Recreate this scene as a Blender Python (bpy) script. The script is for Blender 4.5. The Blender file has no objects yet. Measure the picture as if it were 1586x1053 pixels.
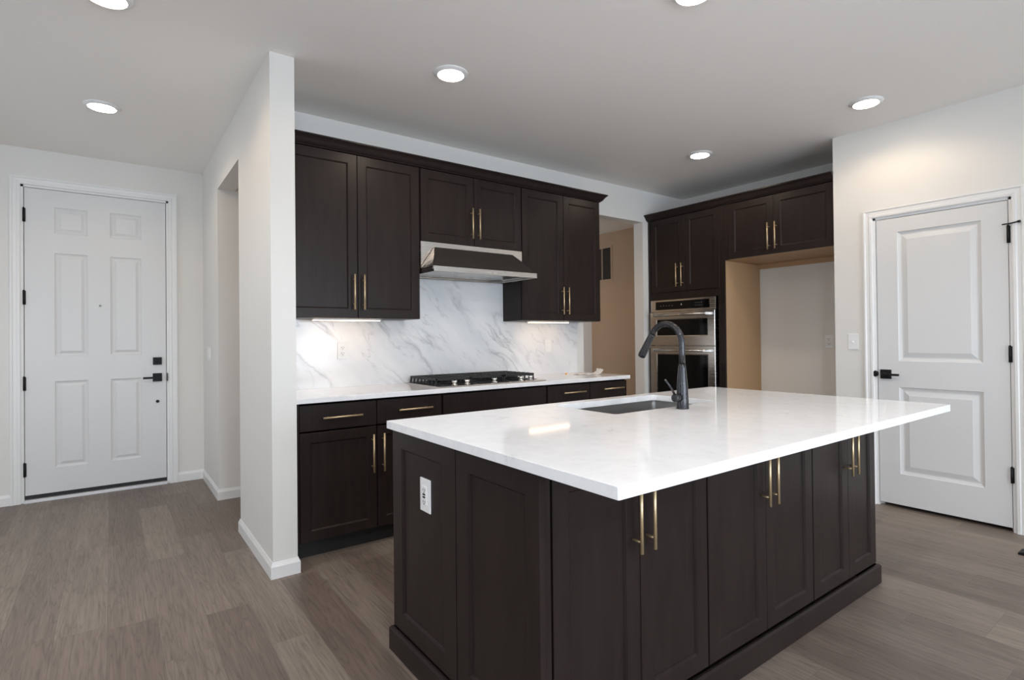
import bpy, bmesh, math, random
from mathutils import Matrix, Vector

S = bpy.context.scene
COL = S.collection
PI = math.pi
random.seed(7)

# ------------------------------------------------------------------ camera
W_IMG, H_IMG = 1586.0, 1053.0
F, YAW, PIT, ROL, HC, PX, PY = 849.6978, 37.2179, -0.4168, 0.5983, 1.2412, 817.4625, 516.5963
y_, p_, r_ = (math.radians(a) for a in (YAW, PIT, ROL))
Rg = Vector((math.cos(y_), -math.sin(y_), 0)); Fg = Vector((math.sin(y_), math.cos(y_), 0)); Zg = Vector((0, 0, 1))
Fd = Fg * math.cos(p_) - Zg * math.sin(p_)
U0 = Zg * math.cos(p_) + Fg * math.sin(p_)
Rv = Rg * math.cos(r_) - U0 * math.sin(r_)
Uv = Rg * math.sin(r_) + U0 * math.cos(r_)
cd = bpy.data.cameras.new('camera'); cam = bpy.data.objects.new('camera', cd); COL.objects.link(cam)
M3 = Matrix((Rv, Uv, -Fd)).transposed()
cam.matrix_world = Matrix.Translation((0, 0, HC)) @ M3.to_4x4()
cd.sensor_fit = 'HORIZONTAL'; cd.sensor_width = 36.0
cd.lens = F / W_IMG * 36.0
cd.shift_x = (W_IMG / 2 - PX) / W_IMG
cd.shift_y = (PY - H_IMG / 2) / W_IMG
cd.clip_start = 0.05
S.camera = cam

# ------------------------------------------------------------------ world, daylight, exposure
S.view_settings.view_transform = 'Standard'
S.view_settings.look = 'None'
S.view_settings.gamma = 1.0
S.view_settings.use_curve_mapping = False
S.view_settings.exposure = 0.12
world = bpy.data.worlds.new('world'); S.world = world; world.use_nodes = True
world.node_tree.nodes['Background'].inputs[0].default_value = (0.62, 0.76, 1.0, 1)
world.node_tree.nodes['Background'].inputs[1].default_value = 0.5
CAN = 40.0        # glow of the recessed ceiling light lenses
SPOT = 14.0        # beam of each recessed ceiling light over the kitchen and entry, watts
RSPOT = 76.0        # beam of each added, unseen ceiling light over the living area, watts
HSPOT = 16.0        # beam of the hallway light, watts
STRIP = 10.0        # under-cabinet strips
DAY = 33.0        # daylight through the rear windows, watts per square metre
SIDE = 12.5        # daylight through the added, unseen side windows, watts per square metre
FOYER = 7.5        # daylight through an added, unseen window beside the entry
HALL = 10.0

def daylight(loc, rot, sx, sz, watts):
    l = bpy.data.lights.new('daylight', 'AREA'); l.shape = 'RECTANGLE'; l.size = sx; l.size_y = sz
    l.energy = watts; l.color = (0.80, 0.90, 1.0)
    o = bpy.data.objects.new('daylight', l); COL.objects.link(o)
    o.location = loc; o.rotation_euler = rot
REAR_WINDOWS = [(-1.2, 1.45, 1.7, 1.8), (1.2, 1.17, 2.3, 2.1), (3.35, 1.45, 1.3, 1.8)]
for (wx, wz, ww, wh) in REAR_WINDOWS:
    daylight((wx, -4.72, wz), (PI / 2, 0, 0), ww, wh, DAY * ww * wh)            # shines towards +Y
ADDED_SIDE_WINDOWS = [(-2.9, 1.45, 1.7, 1.8), (-0.7, 1.45, 1.7, 1.8), (3.9, 1.45, 1.9, 1.8)]  # added windows out of view, only to bring in light from the left
for i, (wy, wz, ww, wh) in enumerate(ADDED_SIDE_WINDOWS):
    daylight((-2.74, wy, wz), (PI / 2, 0, -PI / 2), ww, wh, (FOYER if i == 2 else SIDE) * ww * wh)     # shines towards +X
try:
    S.cycles.use_denoising = True
    S.cycles.max_bounces = 12
    S.cycles.diffuse_bounces = 9
    S.cycles.glossy_bounces = 5
    S.cycles.transparent_max_bounces = 8
    S.cycles.sample_clamp_indirect = 6.0
    S.cycles.caustics_reflective = False
    S.cycles.caustics_refractive = False
except Exception:
    pass

# ------------------------------------------------------------------ materials
def lin(c):
    return tuple(((v / 255.0) / 12.92 if v / 255.0 <= 0.04045 else ((v / 255.0 + 0.055) / 1.055) ** 2.4) for v in c) + (1.0,)

class NT:
    def __init__(s, name):
        s.m = bpy.data.materials.new(name); s.m.use_nodes = True
        s.t = s.m.node_tree; s.n = s.t.nodes; s.b = s.n['Principled BSDF']
    def node(s, kind, **kw):
        o = s.n.new(kind)
        for k, v in kw.items(): setattr(o, k, v)
        return o
    def link(s, a, b): s.t.links.new(a, b)
    def set(s, **kw):
        for k, v in kw.items():
            s.b.inputs[k.replace('_', ' ')].default_value = v
    def coords(s, kind='Object', scale=(1, 1, 1), rot=(0, 0, 0), loc=(0, 0, 0)):
        tc = s.node('ShaderNodeTexCoord'); mp = s.node('ShaderNodeMapping')
        mp.inputs['Scale'].default_value = scale; mp.inputs['Rotation'].default_value = rot; mp.inputs['Location'].default_value = loc
        s.link(tc.outputs[kind], mp.inputs[0]); return mp.outputs[0]
    def noise(s, vec, scale, detail=4, rough=0.5, dist=0.0):
        o = s.node('ShaderNodeTexNoise'); s.link(vec, o.inputs['Vector'])
        o.inputs['Scale'].default_value = scale; o.inputs['Detail'].default_value = detail
        o.inputs['Roughness'].default_value = rough; o.inputs['Distortion'].default_value = dist
        return o.outputs['Fac']
    def ramp(s, fac, stops):
        o = s.node('ShaderNodeValToRGB'); s.link(fac, o.inputs[0]); e = o.color_ramp.elements
        while len(e) > 1: e.remove(e[-1])
        e[0].position = stops[0][0]; e[0].color = stops[0][1]
        for p, c in stops[1:]:
            k = e.new(p); k.color = c
        return o.outputs[0]
    def math(s, op, a, b=None):
        o = s.node('ShaderNodeMath', operation=op)
        for i, v in enumerate((a, b)):
            if v is None: continue
            if isinstance(v, (int, float)): o.inputs[i].default_value = v
            else: s.link(v, o.inputs[i])
        return o.outputs[0]
    def mix(s, fac, a, b, blend='MIX'):
        o = s.node('ShaderNodeMix', data_type='RGBA', blend_type=blend)
        for i, v in ((0, fac), (6, a), (7, b)):
            if isinstance(v, (int, float)): o.inputs[i].default_value = v
            elif isinstance(v, tuple): o.inputs[i].default_value = v
            else: s.link(v, o.inputs[i])
        return o.outputs[2]
    def bump(s, h, strength, dist=0.001):
        o = s.node('ShaderNodeBump'); s.link(h, o.inputs['Height'])
        o.inputs['Strength'].default_value = strength; o.inputs['Distance'].default_value = dist
        s.link(o.outputs[0], s.b.inputs['Normal'])

def grey(v): return (v, v, v, 1)

def m_paint(name, col, rough=0.6, bump=0.12, scale=160):
    k = NT(name); k.set(Base_Color=col, Roughness=rough)
    n = k.noise(k.coords(), scale, 2)
    k.bump(n, bump, 0.0015); return k.m

def m_plain(name, col, rough=0.4, metal=0.0, spec=None, var=0.0):
    k = NT(name); k.set(Base_Color=col, Roughness=rough, Metallic=metal)
    if spec is not None: k.b.inputs['Specular IOR Level'].default_value = spec
    n = k.noise(k.coords(), 35, 3)
    r = k.ramp(n, [(0.3, grey(max(0.02, rough - 0.05))), (0.7, grey(rough + 0.05))])
    k.link(r, k.b.inputs['Roughness'])
    return k.m

def m_emit(name, col, strength):
    k = NT(name); k.set(Base_Color=(0.8, 0.8, 0.8, 1), Emission_Color=col, Emission_Strength=strength)
    return k.m

def m_cabinet():
    k = NT('espresso_stained_wood')
    c = k.coords(scale=(9, 9, 1.2)); n1 = k.noise(c, 3.0, 6, 0.6, 0.4)
    n2 = k.noise(k.coords(), 2.4, 3, 0.5)
    n3 = k.noise(k.coords(scale=(60, 60, 3)), 4.0, 3, 0.6)
    a = k.ramp(n1, [(0.3, (0.0165, 0.0112, 0.0102, 1)), (0.7, (0.026, 0.0185, 0.017, 1))])
    b = k.mix(k.math('MULTIPLY', n2, 0.55), a, (0.027, 0.0195, 0.0175, 1))
    k.link(b, k.b.inputs['Base Color'])
    k.set(Roughness=0.32); k.b.inputs['Specular IOR Level'].default_value = 0.16
    k.bump(n3, 0.05, 0.0006); return k.m

def m_quartz():
    k = NT('white_quartz')
    c = k.coords()
    w = k.noise(c, 6.5, 5, 0.62, 0.6)
    d = k.math('ABSOLUTE', k.math('SUBTRACT', w, 0.5))
    vein = k.ramp(d, [(0.0, grey(1)), (0.012, grey(0.3)), (0.035, grey(0))])
    mask = k.ramp(k.noise(c, 9.0, 3, 0.6), [(0.56, grey(0)), (0.70, grey(1))])
    cl = k.ramp(k.noise(c, 16.0, 5, 0.65), [(0.35, (0.845, 0.85, 0.87, 1)), (0.60, (0.895, 0.90, 0.915, 1))])
    f = k.math('MULTIPLY', k.math('MULTIPLY', vein, mask), 0.50)
    k.link(k.mix(f, cl, (0.44, 0.45, 0.48, 1)), k.b.inputs['Base Color'])
    k.set(Roughness=0.07); return k.m

def m_marble():
    k = NT('veined_white_marble')
    c = k.coords(scale=(1, 1, 1), rot=(0, math.radians(-43), 0), loc=(0.35, 0, 0.2))
    wob = k.noise(c, 2.2, 4, 0.6)
    off = k.node('ShaderNodeVectorMath', operation='SCALE'); 
    nn = k.node('ShaderNodeTexNoise'); k.link(c, nn.inputs['Vector']); nn.inputs['Scale'].default_value = 2.6; nn.inputs['Detail'].default_value = 5
    k.link(nn.outputs['Color'], off.inputs[0]); off.inputs['Scale'].default_value = 0.24
    ad = k.node('ShaderNodeVectorMath', operation='ADD'); k.link(c, ad.inputs[0]); k.link(off.outputs[0], ad.inputs[1])
    mp = k.node('ShaderNodeMapping'); k.link(ad.outputs[0], mp.inputs[0]); mp.inputs['Scale'].default_value = (0.70, 1, 3.2)
    def vein(scale, w0, w1, lo, hi, mscale):
        n = k.noise(mp.outputs[0], scale, 3, 0.55)
        d = k.math('ABSOLUTE', k.math('SUBTRACT', n, 0.5))
        v = k.ramp(d, [(0.0, grey(1)), (w0, grey(0.5)), (w1, grey(0))])
        m = k.ramp(k.noise(c, mscale, 3, 0.55), [(lo, grey(0)), (hi, grey(1))])
        return k.math('MULTIPLY', v, m)
    v1 = vein(1.35, 0.007, 0.034, 0.44, 0.60, 2.3)
    v2 = vein(2.9, 0.006, 0.022, 0.46, 0.60, 3.1)
    cloud = k.ramp(k.noise(mp.outputs[0], 0.9, 5, 0.6), [(0.34, (0.72, 0.735, 0.76, 1)), (0.58, (0.85, 0.85, 0.855, 1))])
    a = k.mix(k.math('MULTIPLY', v1, 0.52), cloud, (0.26, 0.27, 0.30, 1))
    b = k.mix(k.math('MULTIPLY', v2, 0.42), a, (0.34, 0.34, 0.36, 1))
    k.link(b, k.b.inputs['Base Color']); k.set(Roughness=0.16); return k.m

def m_floor():
    k = NT('grey_brown_vinyl_plank')
    PW, PL, X0 = 0.178, 1.22, 0.16
    tc = k.node('ShaderNodeTexCoord'); sp = k.node('ShaderNodeSeparateXYZ'); k.link(tc.outputs['Object'], sp.inputs[0])
    u = k.math('DIVIDE', k.math('SUBTRACT', sp.outputs[0], X0), PW)
    row = k.math('FLOOR', u); fu = k.math('SUBTRACT', u, row)
    wn = k.node('ShaderNodeTexWhiteNoise', noise_dimensions='1D'); k.link(k.math('ADD', row, 11.3), wn.inputs['W'])
    v = k.math('ADD', k.math('DIVIDE', sp.outputs[1], PL), k.math('MULTIPLY', wn.outputs['Value'], 7.0))
    ln = k.math('FLOOR', v); fv = k.math('SUBTRACT', v, ln)
    cb = k.node('ShaderNodeCombineXYZ'); k.link(row, cb.inputs[0]); k.link(ln, cb.inputs[1])
    w2 = k.node('ShaderNodeTexWhiteNoise', noise_dimensions='2D'); k.link(cb.outputs[0], w2.inputs['Vector'])
    rnd = w2.outputs['Value']
    # grain coordinates shifted per plank
    sc = k.node('ShaderNodeVectorMath', operation='SCALE'); k.link(w2.outputs['Color'], sc.inputs[0]); sc.inputs['Scale'].default_value = 17.0
    ad = k.node('ShaderNodeVectorMath', operation='ADD'); k.link(tc.outputs['Object'], ad.inputs[0]); k.link(sc.outputs[0], ad.inputs[1])
    mp = k.node('ShaderNodeMapping'); k.link(ad.outputs[0], mp.inputs[0]); mp.inputs['Scale'].default_value = (12.0, 0.75, 1.0)
    big = k.noise(mp.outputs[0], 1.1, 3, 0.5, 0.3)
    rings = k.math('FRACT', k.math('MULTIPLY', big, 13.0))
    ring = k.math('ABSOLUTE', k.math('SUBTRACT', rings, 0.5))
    mp2 = k.node('ShaderNodeMapping'); k.link(ad.outputs[0], mp2.inputs[0]); mp2.inputs['Scale'].default_value = (55.0, 2.2, 1.0)
    fine = k.noise(mp2.outputs[0], 2.0, 5, 0.65)
    base = k.ramp(rnd, [(0.0, (0.158, 0.120, 0.099, 1)), (0.35, (0.190, 0.149, 0.124, 1)), (0.7, (0.216, 0.173, 0.143, 1)), (1.0, (0.246, 0.199, 0.162, 1))])
    g1 = k.ramp(fine, [(0.25, grey(0.70)), (0.75, grey(1.22))])
    g2 = k.ramp(ring, [(0.0, grey(0.66)), (0.13, grey(0.98)), (0.5, grey(1.06))])
    g3 = k.ramp(big, [(0.3, grey(0.9)), (0.7, grey(1.1))])
    c = k.mix(1.0, base, g1, 'MULTIPLY'); c = k.mix(0.75, c, g2, 'MULTIPLY'); c = k.mix(1.0, c, g3, 'MULTIPLY')
    e1 = k.math('MINIMUM', fu, k.math('SUBTRACT', 1.0, fu)); e2 = k.math('MINIMUM', fv, k.math('SUBTRACT', 1.0, fv))
    gu = k.math('LESS_THAN', e1, 0.006); gv = k.math('LESS_THAN', e2, 0.0009)
    gap = k.math('MULTIPLY', k.math('MAXIMUM', gu, gv), 0.35)
    k.link(k.mix(gap, c, (0.06, 0.05, 0.045, 1)), k.b.inputs['Base Color'])
    k.set(Roughness=0.46); k.bump(fine, 0.06, 0.0006); return k.m

def m_steel(name='brushed_stainless', col=(0.56, 0.53, 0.50, 1), rough=0.24):
    k = NT(name); k.set(Base_Color=col, Metallic=1.0)
    n = k.noise(k.coords(scale=(2, 2, 260)), 3.0, 2)
    k.link(k.ramp(n, [(0.3, grey(rough - 0.04)), (0.7, grey(rough + 0.06))]), k.b.inputs['Roughness']); return k.m

def m_glass():
    k = NT('window_glass'); out = k.n['Material Output']
    tr = k.node('ShaderNodeBsdfTransparent'); gl = k.node('ShaderNodeBsdfGlossy'); gl.inputs['Roughness'].default_value = 0.02
    mx = k.node('ShaderNodeMixShader'); fr = k.node('ShaderNodeFresnel'); fr.inputs[0].default_value = 1.45
    k.link(fr.outputs[0], mx.inputs[0]); k.link(tr.outputs[0], mx.inputs[1]); k.link(gl.outputs[0], mx.inputs[2])
    k.link(mx.outputs[0], out.inputs[0]); return k.m

WALL = m_paint('white_wall_paint', (0.755, 0.742, 0.715, 1), 0.62, 0.10)
HALLW = m_paint('hall_paint_warm_light_tint', (0.52, 0.385, 0.275, 1), 0.62, 0.10)  # white paint with the hall's warm, dim light put into the colour
CEIL = m_paint('white_ceiling_paint', (0.92, 0.895, 0.87, 1), 0.75, 0.22, 110)
TRIM = m_paint('white_trim_enamel', (0.80, 0.80, 0.795, 1), 0.38, 0.02, 40)
DOOR = m_paint('white_door_enamel', (0.70, 0.70, 0.70, 1), 0.38, 0.03, 60)
CAB = m_cabinet()
DARK = m_plain('black_toe_kick', (0.008, 0.008, 0.008, 1), 0.6)
TAN = m_plain('tan_maple_laminate', (0.46, 0.30, 0.165, 1), 0.5)
QUARTZ = m_quartz(); MARBLE = m_marble(); FLOOR = m_floor()
BRASS = m_plain('brushed_brass', (0.72, 0.56, 0.34, 1), 0.40, 0.80)
STEEL = m_steel(); SINKM = m_steel('satin_sink_steel', (0.42, 0.41, 0.40, 1), 0.33)
CHROME = m_plain('polished_chrome', (0.86, 0.86, 0.86, 1), 0.12, 1.0)
BGLASS = m_plain('black_oven_glass', (0.004, 0.004, 0.0045, 1), 0.05, 0.0, 0.28)
GUN = m_plain('black_stainless', (0.045, 0.045, 0.049, 1), 0.28, 0.7)
BLACK = m_plain('matte_black_metal', (0.008, 0.008, 0.009, 1), 0.5, 0.0, 0.25)
IRON = m_plain('cast_iron', (0.013, 0.013, 0.014, 1), 0.5)
HOODM = m_plain('dark_hood_enamel', (0.034, 0.029, 0.026, 1), 0.38)
PLASTIC = m_plain('white_plastic', (0.83, 0.83, 0.83, 1), 0.35)
SLOT = m_plain('dark_slot', (0.03, 0.03, 0.03, 1), 0.6)
LENS = m_emit('lamp_lens', (1.0, 0.90, 0.78, 1), CAN)
HLENS = m_emit('hall_lamp_lens', (1.0, 0.66, 0.36, 1), HALL)
STRIPM = m_emit('strip_lens', (1.0, 0.67, 0.40, 1), STRIP)
FILM = m_steel('crinkled_film', (0.72, 0.71, 0.70, 1), 0.28)
PAPER = m_plain('white_paper', (0.80, 0.77, 0.73, 1), 0.7)
AMBER = m_plain('amber_foam', (0.80, 0.46, 0.12, 1), 0.7)
GRAYLBL = m_plain('pale_grey_mark', (0.55, 0.55, 0.55, 1), 0.5)
VENTM = m_plain('dark_vent_slats', (0.05, 0.04, 0.032, 1), 0.5)
GLASS = m_glass()

# ------------------------------------------------------------------ mesh builder
class MB:
    """collects shapes; coordinates given minus origin o"""
    def __init__(s, o=(0, 0, 0)):
        s.bm = bmesh.new(); s.o = Vector(o)
    def _v(s, p): return s.bm.verts.new(Vector(p) - s.o)
    def face(s, pts, smooth=False):
        f = s.bm.faces.new([s._v(p) for p in pts]); f.smooth = smooth; return f
    def box(s, x0, x1, y0, y1, z0, z1):
        v = [s._v(p) for p in ((x0, y0, z0), (x1, y0, z0), (x1, y1, z0), (x0, y1, z0), (x0, y0, z1), (x1, y0, z1), (x1, y1, z1), (x0, y1, z1))]
        for q in ((3, 2, 1, 0), (4, 5, 6, 7), (0, 1, 5, 4), (1, 2, 6, 5), (2, 3, 7, 6), (3, 0, 4, 7)):
            s.bm.faces.new([v[i] for i in q])
        return s
    def rings(s, loops, cap0=True, cap1=True, smooth=False, closed=True):
        L = [[s._v(p) for p in lp] for lp in loops]; n = len(L[0])
        for a, b in zip(L, L[1:]):
            for i in range(n if closed else n - 1):
                j = (i + 1) % n
                f = s.bm.faces.new((a[i], a[j], b[j], b[i])); f.smooth = smooth
        if cap0: s.bm.faces.new(list(reversed(L[0])))
        if cap1: s.bm.faces.new(L[-1])
        return s
    def prism(s, poly, axis, a, b):
        """poly of 2D points extruded along axis from a to b; 2D is the other two axes in xyz order"""
        def P(p, t):
            q = list(p); q.insert('xyz'.index(axis), t); return q
        return s.rings([[P(p, a) for p in poly], [P(p, b) for p in poly]])
    def tube(s, pts, r, n=14, caps=True):
        pts = [Vector(p) for p in pts]; rr = r if isinstance(r, (list, tuple)) else [r] * len(pts)
        loops = []; ref = None
        for i, p in enumerate(pts):
            d = (pts[min(i + 1, len(pts) - 1)] - pts[max(i - 1, 0)]).normalized()
            if ref is None:
                ref = Vector((1, 0, 0)) if abs(d.x) < 0.9 else Vector((0, 1, 0))
            ref = (ref - d * ref.dot(d)).normalized(); q = d.cross(ref)
            loops.append([p + (ref * math.cos(2 * PI * k / n) + q * math.sin(2 * PI * k / n)) * rr[i] for k in range(n)])
        return s.rings(loops, caps, caps, True)
    def lathe(s, c, prof, n=32, axis='z', cap0=True, cap1=True):
        loops = []
        for r, h in prof:
            lp = []
            for k in range(n):
                a = 2 * PI * k / n; ca, sa = r * math.cos(a), r * math.sin(a)
                lp.append({'z': (c[0] + ca, c[1] + sa, c[2] + h), 'y': (c[0] + ca, c[1] + h, c[2] + sa), 'x': (c[0] + h, c[1] + ca, c[2] + sa)}[axis])
            loops.append(lp)
        return s.rings(loops, cap0, cap1, True)
    def slab(s, x0, x1, z0, z1, t, panels=(), prof=(), y0=0.0, ch=0.0015):
        """board with its front face (towards -y) at y0; panels are rectangles carved with prof = [(inset, depth)]"""
        us = sorted({x0 + ch, x1 - ch} | {p[0] for p in panels} | {p[1] for p in panels})
        ws = sorted({z0 + ch, z1 - ch} | {p[2] for p in panels} | {p[3] for p in panels})
        for i in range(len(us) - 1):
            for j in range(len(ws) - 1):
                a, b, c, d = us[i], us[i + 1], ws[j], ws[j + 1]
                if any(p[0] <= a + 1e-6 and p[1] >= b - 1e-6 and p[2] <= c + 1e-6 and p[3] >= d - 1e-6 for p in panels): continue
                s.face([(a, y0, c), (b, y0, c), (b, y0, d), (a, y0, d)])
        for p in panels:
            lps = [[(p[0] + i, y0 + d, p[2] + i), (p[1] - i, y0 + d, p[2] + i), (p[1] - i, y0 + d, p[3] - i), (p[0] + i, y0 + d, p[3] - i)] for i, d in [(0, 0)] + list(prof)]
            s.rings(lps, False, True)
        R = lambda i, y: [(x0 + i, y, z0 + i), (x1 - i, y, z0 + i), (x1 - i, y, z1 - i), (x0 + i, y, z1 - i)]
        s.rings([R(ch, y0), R(0, y0 + ch), R(0, y0 + t)][::-1], True, False)
        return s
    def build(s, name, mat, parent=None, bev=0.0, seg=2, loc=None, rotz=0.0):
        bm = s.bm
        bmesh.ops.remove_doubles(bm, verts=bm.verts, dist=1e-5)
        if bev > 0:
            es = [e for e in bm.edges if len(e.link_faces) == 2 and e.calc_face_angle(0) > 0.6 and not (e.link_faces[0].smooth and e.link_faces[1].smooth)]
            bmesh.ops.bevel(bm, geom=es, offset=bev, segments=seg, affect='EDGES', profile=0.5, clamp_overlap=True)
        bmesh.ops.recalc_face_normals(bm, faces=bm.faces)
        me = bpy.data.meshes.new(name); bm.to_mesh(me); bm.free()
        me.materials.append(mat)
        o = bpy.data.objects.new(name, me); COL.objects.link(o)
        if parent is not None: o.parent = parent
        if loc is not None: o.location = loc
        o.rotation_euler = (0, 0, rotz)
        return o

def tag(o, label, cat, group=None):
    o['label'] = label; o['category'] = cat
    if group: o['group'] = group
    return o
def thing(name, label, cat, loc=(0, 0, 0), rotz=0.0, group=None):
    o = bpy.data.objects.new(name, None); COL.objects.link(o); o.empty_display_size = 0.1
    o.location = loc; o.rotation_euler = (0, 0, rotz)
    return tag(o, label, cat, group)
def struct(o): o['kind'] = 'structure'; return o

# ------------------------------------------------------------------ room shell
H = 2.757
XW0, XW1, YE, YN, YJ, YF = 0.666, 0.789, 3.0905, 3.984, 4.8765, 5.743
YB, XO1, XO2, ZO = 3.808, 3.552, 4.406, 2.4273
XR, XP, YP = 5.08, 4.4542, 1.938
XL, YR = -2.6, -4.6
struct(MB().box(XL - .1, 5.3, YR - .2, 5.95, -0.12, 0.0).build('floor', FLOOR))
struct(MB().box(XL - .1, 5.3, YR - .2, 5.95, H, H + 0.12).build('ceiling', CEIL))
struct(MB().box(XW1, 4.69, YB + .122, 4.877, 2.47, H).build('ceiling_hall', CEIL))
# front wall with the entry door opening
DX0, DX1, DZ = -0.535, 0.3835, 2.452
m = MB(); m.box(XL, DX0 - .022, YF, YF + .14, 0, H); m.box(DX1 + .022, XW0 + .13, YF, YF + .14, 0, H); m.box(DX0 - .022, DX1 + .022, YF, YF + .14, DZ + .022, H)
struct(m.build('wall_front', WALL))
m = MB(); m.box(XW0, XW1, YE, YN, 0, H); m.box(XW0, XW1, YN, YJ, 2.4276, H); m.box(XW0, XW1, YJ, YF, 0, H)
struct(m.build('wall_left', WALL, bev=0.0))
m = MB(); m.box(XW1, XO1, YB, YB + .122, 0, H); m.box(XO1, XO2, YB, YB + .122, ZO, H); m.box(XO2, XR + .12, YB, YB + .122, 0, H)
struct(m.build('wall_back', WALL))
struct(MB().box(XR, XR + .12, YP, YB, 0, H).build('wall_alcove', WALL))
PY0, PY1, PZ = 0.906, 1.645, 2.067
m = MB(); m.box(XP, XP + .12, PY1 + .020, YP, 0, H); m.box(XP, XP + .12, YR, PY0 - .020, 0, H); m.box(XP, XP + .12, PY0 - .020, PY1 + .020, PZ + .020, H); m.box(XP + .12, XR + .12, YP - .12, YP, 0, H)
struct(m.build('wall_right', WALL))
m = MB(); m.box(XR + .12, XR + .2, YR - .1, YP, 0, H); m.box(XP + .12, XR + .12, YR - .1, YR, 0, H)
struct(m.build('wall_pantry', WALL))
struct(MB().box(XW1, 4.81, 4.877, 5.0, 0, H).build('wall_hall_back', WALL))
struct(MB().box(4.69, 4.81, YB + .122, 4.877, 0, H).build('wall_hall_end', HALLW))  # brown tone of the warm hall light is in this wall's colour
m = MB(); ys = YR
for (wy, wz, ww, wh) in ADDED_SIDE_WINDOWS:
    a, b, c, d = wy - ww / 2, wy + ww / 2, wz - wh / 2, wz + wh / 2
    m.box(XL - .1, XL, ys, a, 0, H); m.box(XL - .1, XL, a, b, 0, c); m.box(XL - .1, XL, a, b, d, H); ys = b
m.box(XL - .1, XL, ys, YF + .14, 0, H)
struct(m.build('wall_side', WALL))
m = MB(); xs = XL
for (wx, wz, ww, wh) in REAR_WINDOWS:
    a, b, c, d = wx - ww / 2, wx + ww / 2, wz - wh / 2, wz + wh / 2
    m.box(xs, a, YR - .1, YR, 0, H); m.box(a, b, YR - .1, YR, 0, c); m.box(a, b, YR - .1, YR, d, H); xs = b
m.box(xs, XP + .12, YR - .1, YR, 0, H)
struct(m.build('wall_rear', WALL))
for i, (wx, wz, ww, wh) in enumerate(REAR_WINDOWS):
    a, b, c, d = wx - ww / 2, wx + ww / 2, wz - wh / 2, wz + wh / 2
    m = MB(); t = 0.05
    for q in ((a, a + t, c, d), (b - t, b, c, d), (a, b, c, c + t), (a, b, d - t, d), ((a + b) / 2 - .025, (a + b) / 2 + .025, c, d)):
        m.box(q[0], q[1], YR - .08, YR - .03, q[2], q[3])
    w = struct(m.build('window_%d' % (i + 1), TRIM))
    MB().box(a + t, b - t, YR - .058, YR - .052, c + t, d - t).build('pane', GLASS, w)

for i, (wy, wz, ww, wh) in enumerate(ADDED_SIDE_WINDOWS):  # frames and panes of the added, unseen side windows
    a, b, c, d = wy - ww / 2, wy + ww / 2, wz - wh / 2, wz + wh / 2
    m = MB(); t = 0.05
    for q in ((a, a + t, c, d), (b - t, b, c, d), (a, b, c, c + t), (a, b, d - t, d), ((a + b) / 2 - .025, (a + b) / 2 + .025, c, d)):
        m.box(XL - .08, XL - .03, q[0], q[1], q[2], q[3])
    w = struct(m.build('window_%d' % (i + 4), TRIM))
    MB().box(XL - .058, XL - .052, a + t, b - t, c + t, d - t).build('pane', GLASS, w)

def baseboard(name, path, closed_ends=True):
    """mitred board along a path of (x, y) wall-line points; the visible face is on the right-hand side of travel"""
    h, t = 0.083, 0.012
    prof = [(0, 0), (t, 0), (t, h - .022), (t * .45, h - .006), (t * .30, h), (0, h)]
    P = [Vector((p[0], p[1], 0)) for p in path]; loops = []
    for i, p in enumerate(P):
        ns = []
        for q, r in ((i - 1, i), (i, i + 1)):
            if 0 <= q and r < len(P):
                d = (P[r] - P[q]).normalized(); ns.append(Vector((d.y, -d.x, 0)))
        n = ns[0] if len(ns) == 1 else (ns[0] + ns[1]) / (1 + ns[0].dot(ns[1]))
        loops.append([(p.x + n.x * a, p.y + n.y * a, z) for a, z in prof])
    return struct(MB().rings(loops).build(name, TRIM))
baseboard('baseboard_front', [(XL, YF), (DX0 - .0825, YF)])
baseboard('baseboard_front', [(DX1 + .0825, YF), (XW0, YF), (XW0, YJ), (XW1 + 3.9, YJ)])
baseboard('baseboard_left', [(XW1, YN), (XW0, YN), (XW0, YE), (XW1, YE), (XW1, 3.185)])
baseboard('baseboard_right', [(XP, YP), (XP, PY1 + .081)])
baseboard('baseboard_right', [(XP, PY0 - .081), (XP, YR)])
baseboard('baseboard_back', [(XO2, YB), (4.474, YB)])
baseboard('baseboard_alcove', [(XR, 2.88), (XR, YP)])

# casings: profile boards around a door, local frame front = -y
def casing(name, x0, x1, z1, cw, loc, rotz, jamb=0.12):
    m = MB()
    def board(pf, a, b, side):
        pass
    P = [(0.000, 0.0), (0.000, 0.012), (0.006, 0.016), (0.020, 0.017), (0.026, 0.013), (0.044, 0.015), (0.050, 0.020), (cw, 0.020), (cw, 0.0)]
    # outer path: three legs mitred
    loops = []
    for (px, pz, dx, dz) in ((x0, 0, -1, 0), (x0, z1, -1, 1), (x1, z1, 1, 1), (x1, 0, 1, 0)):
        loops.append([(px + dx * a, -d, pz + dz * a) for a, d in P])
    m.rings(loops, True, True)
    # jamb lining and stop
    m.box(x0 - .0005, x0 + .016, 0.0, jamb, 0, z1); m.box(x1 - .016, x1 + .0005, 0.0, jamb, 0, z1); m.box(x0, x1, 0.0, jamb, z1 - .016, z1 + .0005)
    m.box(x0 + .016, x0 + .03, 0.048, 0.07, 0, z1 - .016); m.box(x1 - .03, x1 - .016, 0.048, 0.07, 0, z1 - .016); m.box(x0 + .016, x1 - .016, 0.048, 0.07, z1 - .03, z1 - .016)
    return struct(m.build(name, TRIM, loc=loc, rotz=rotz))

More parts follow.
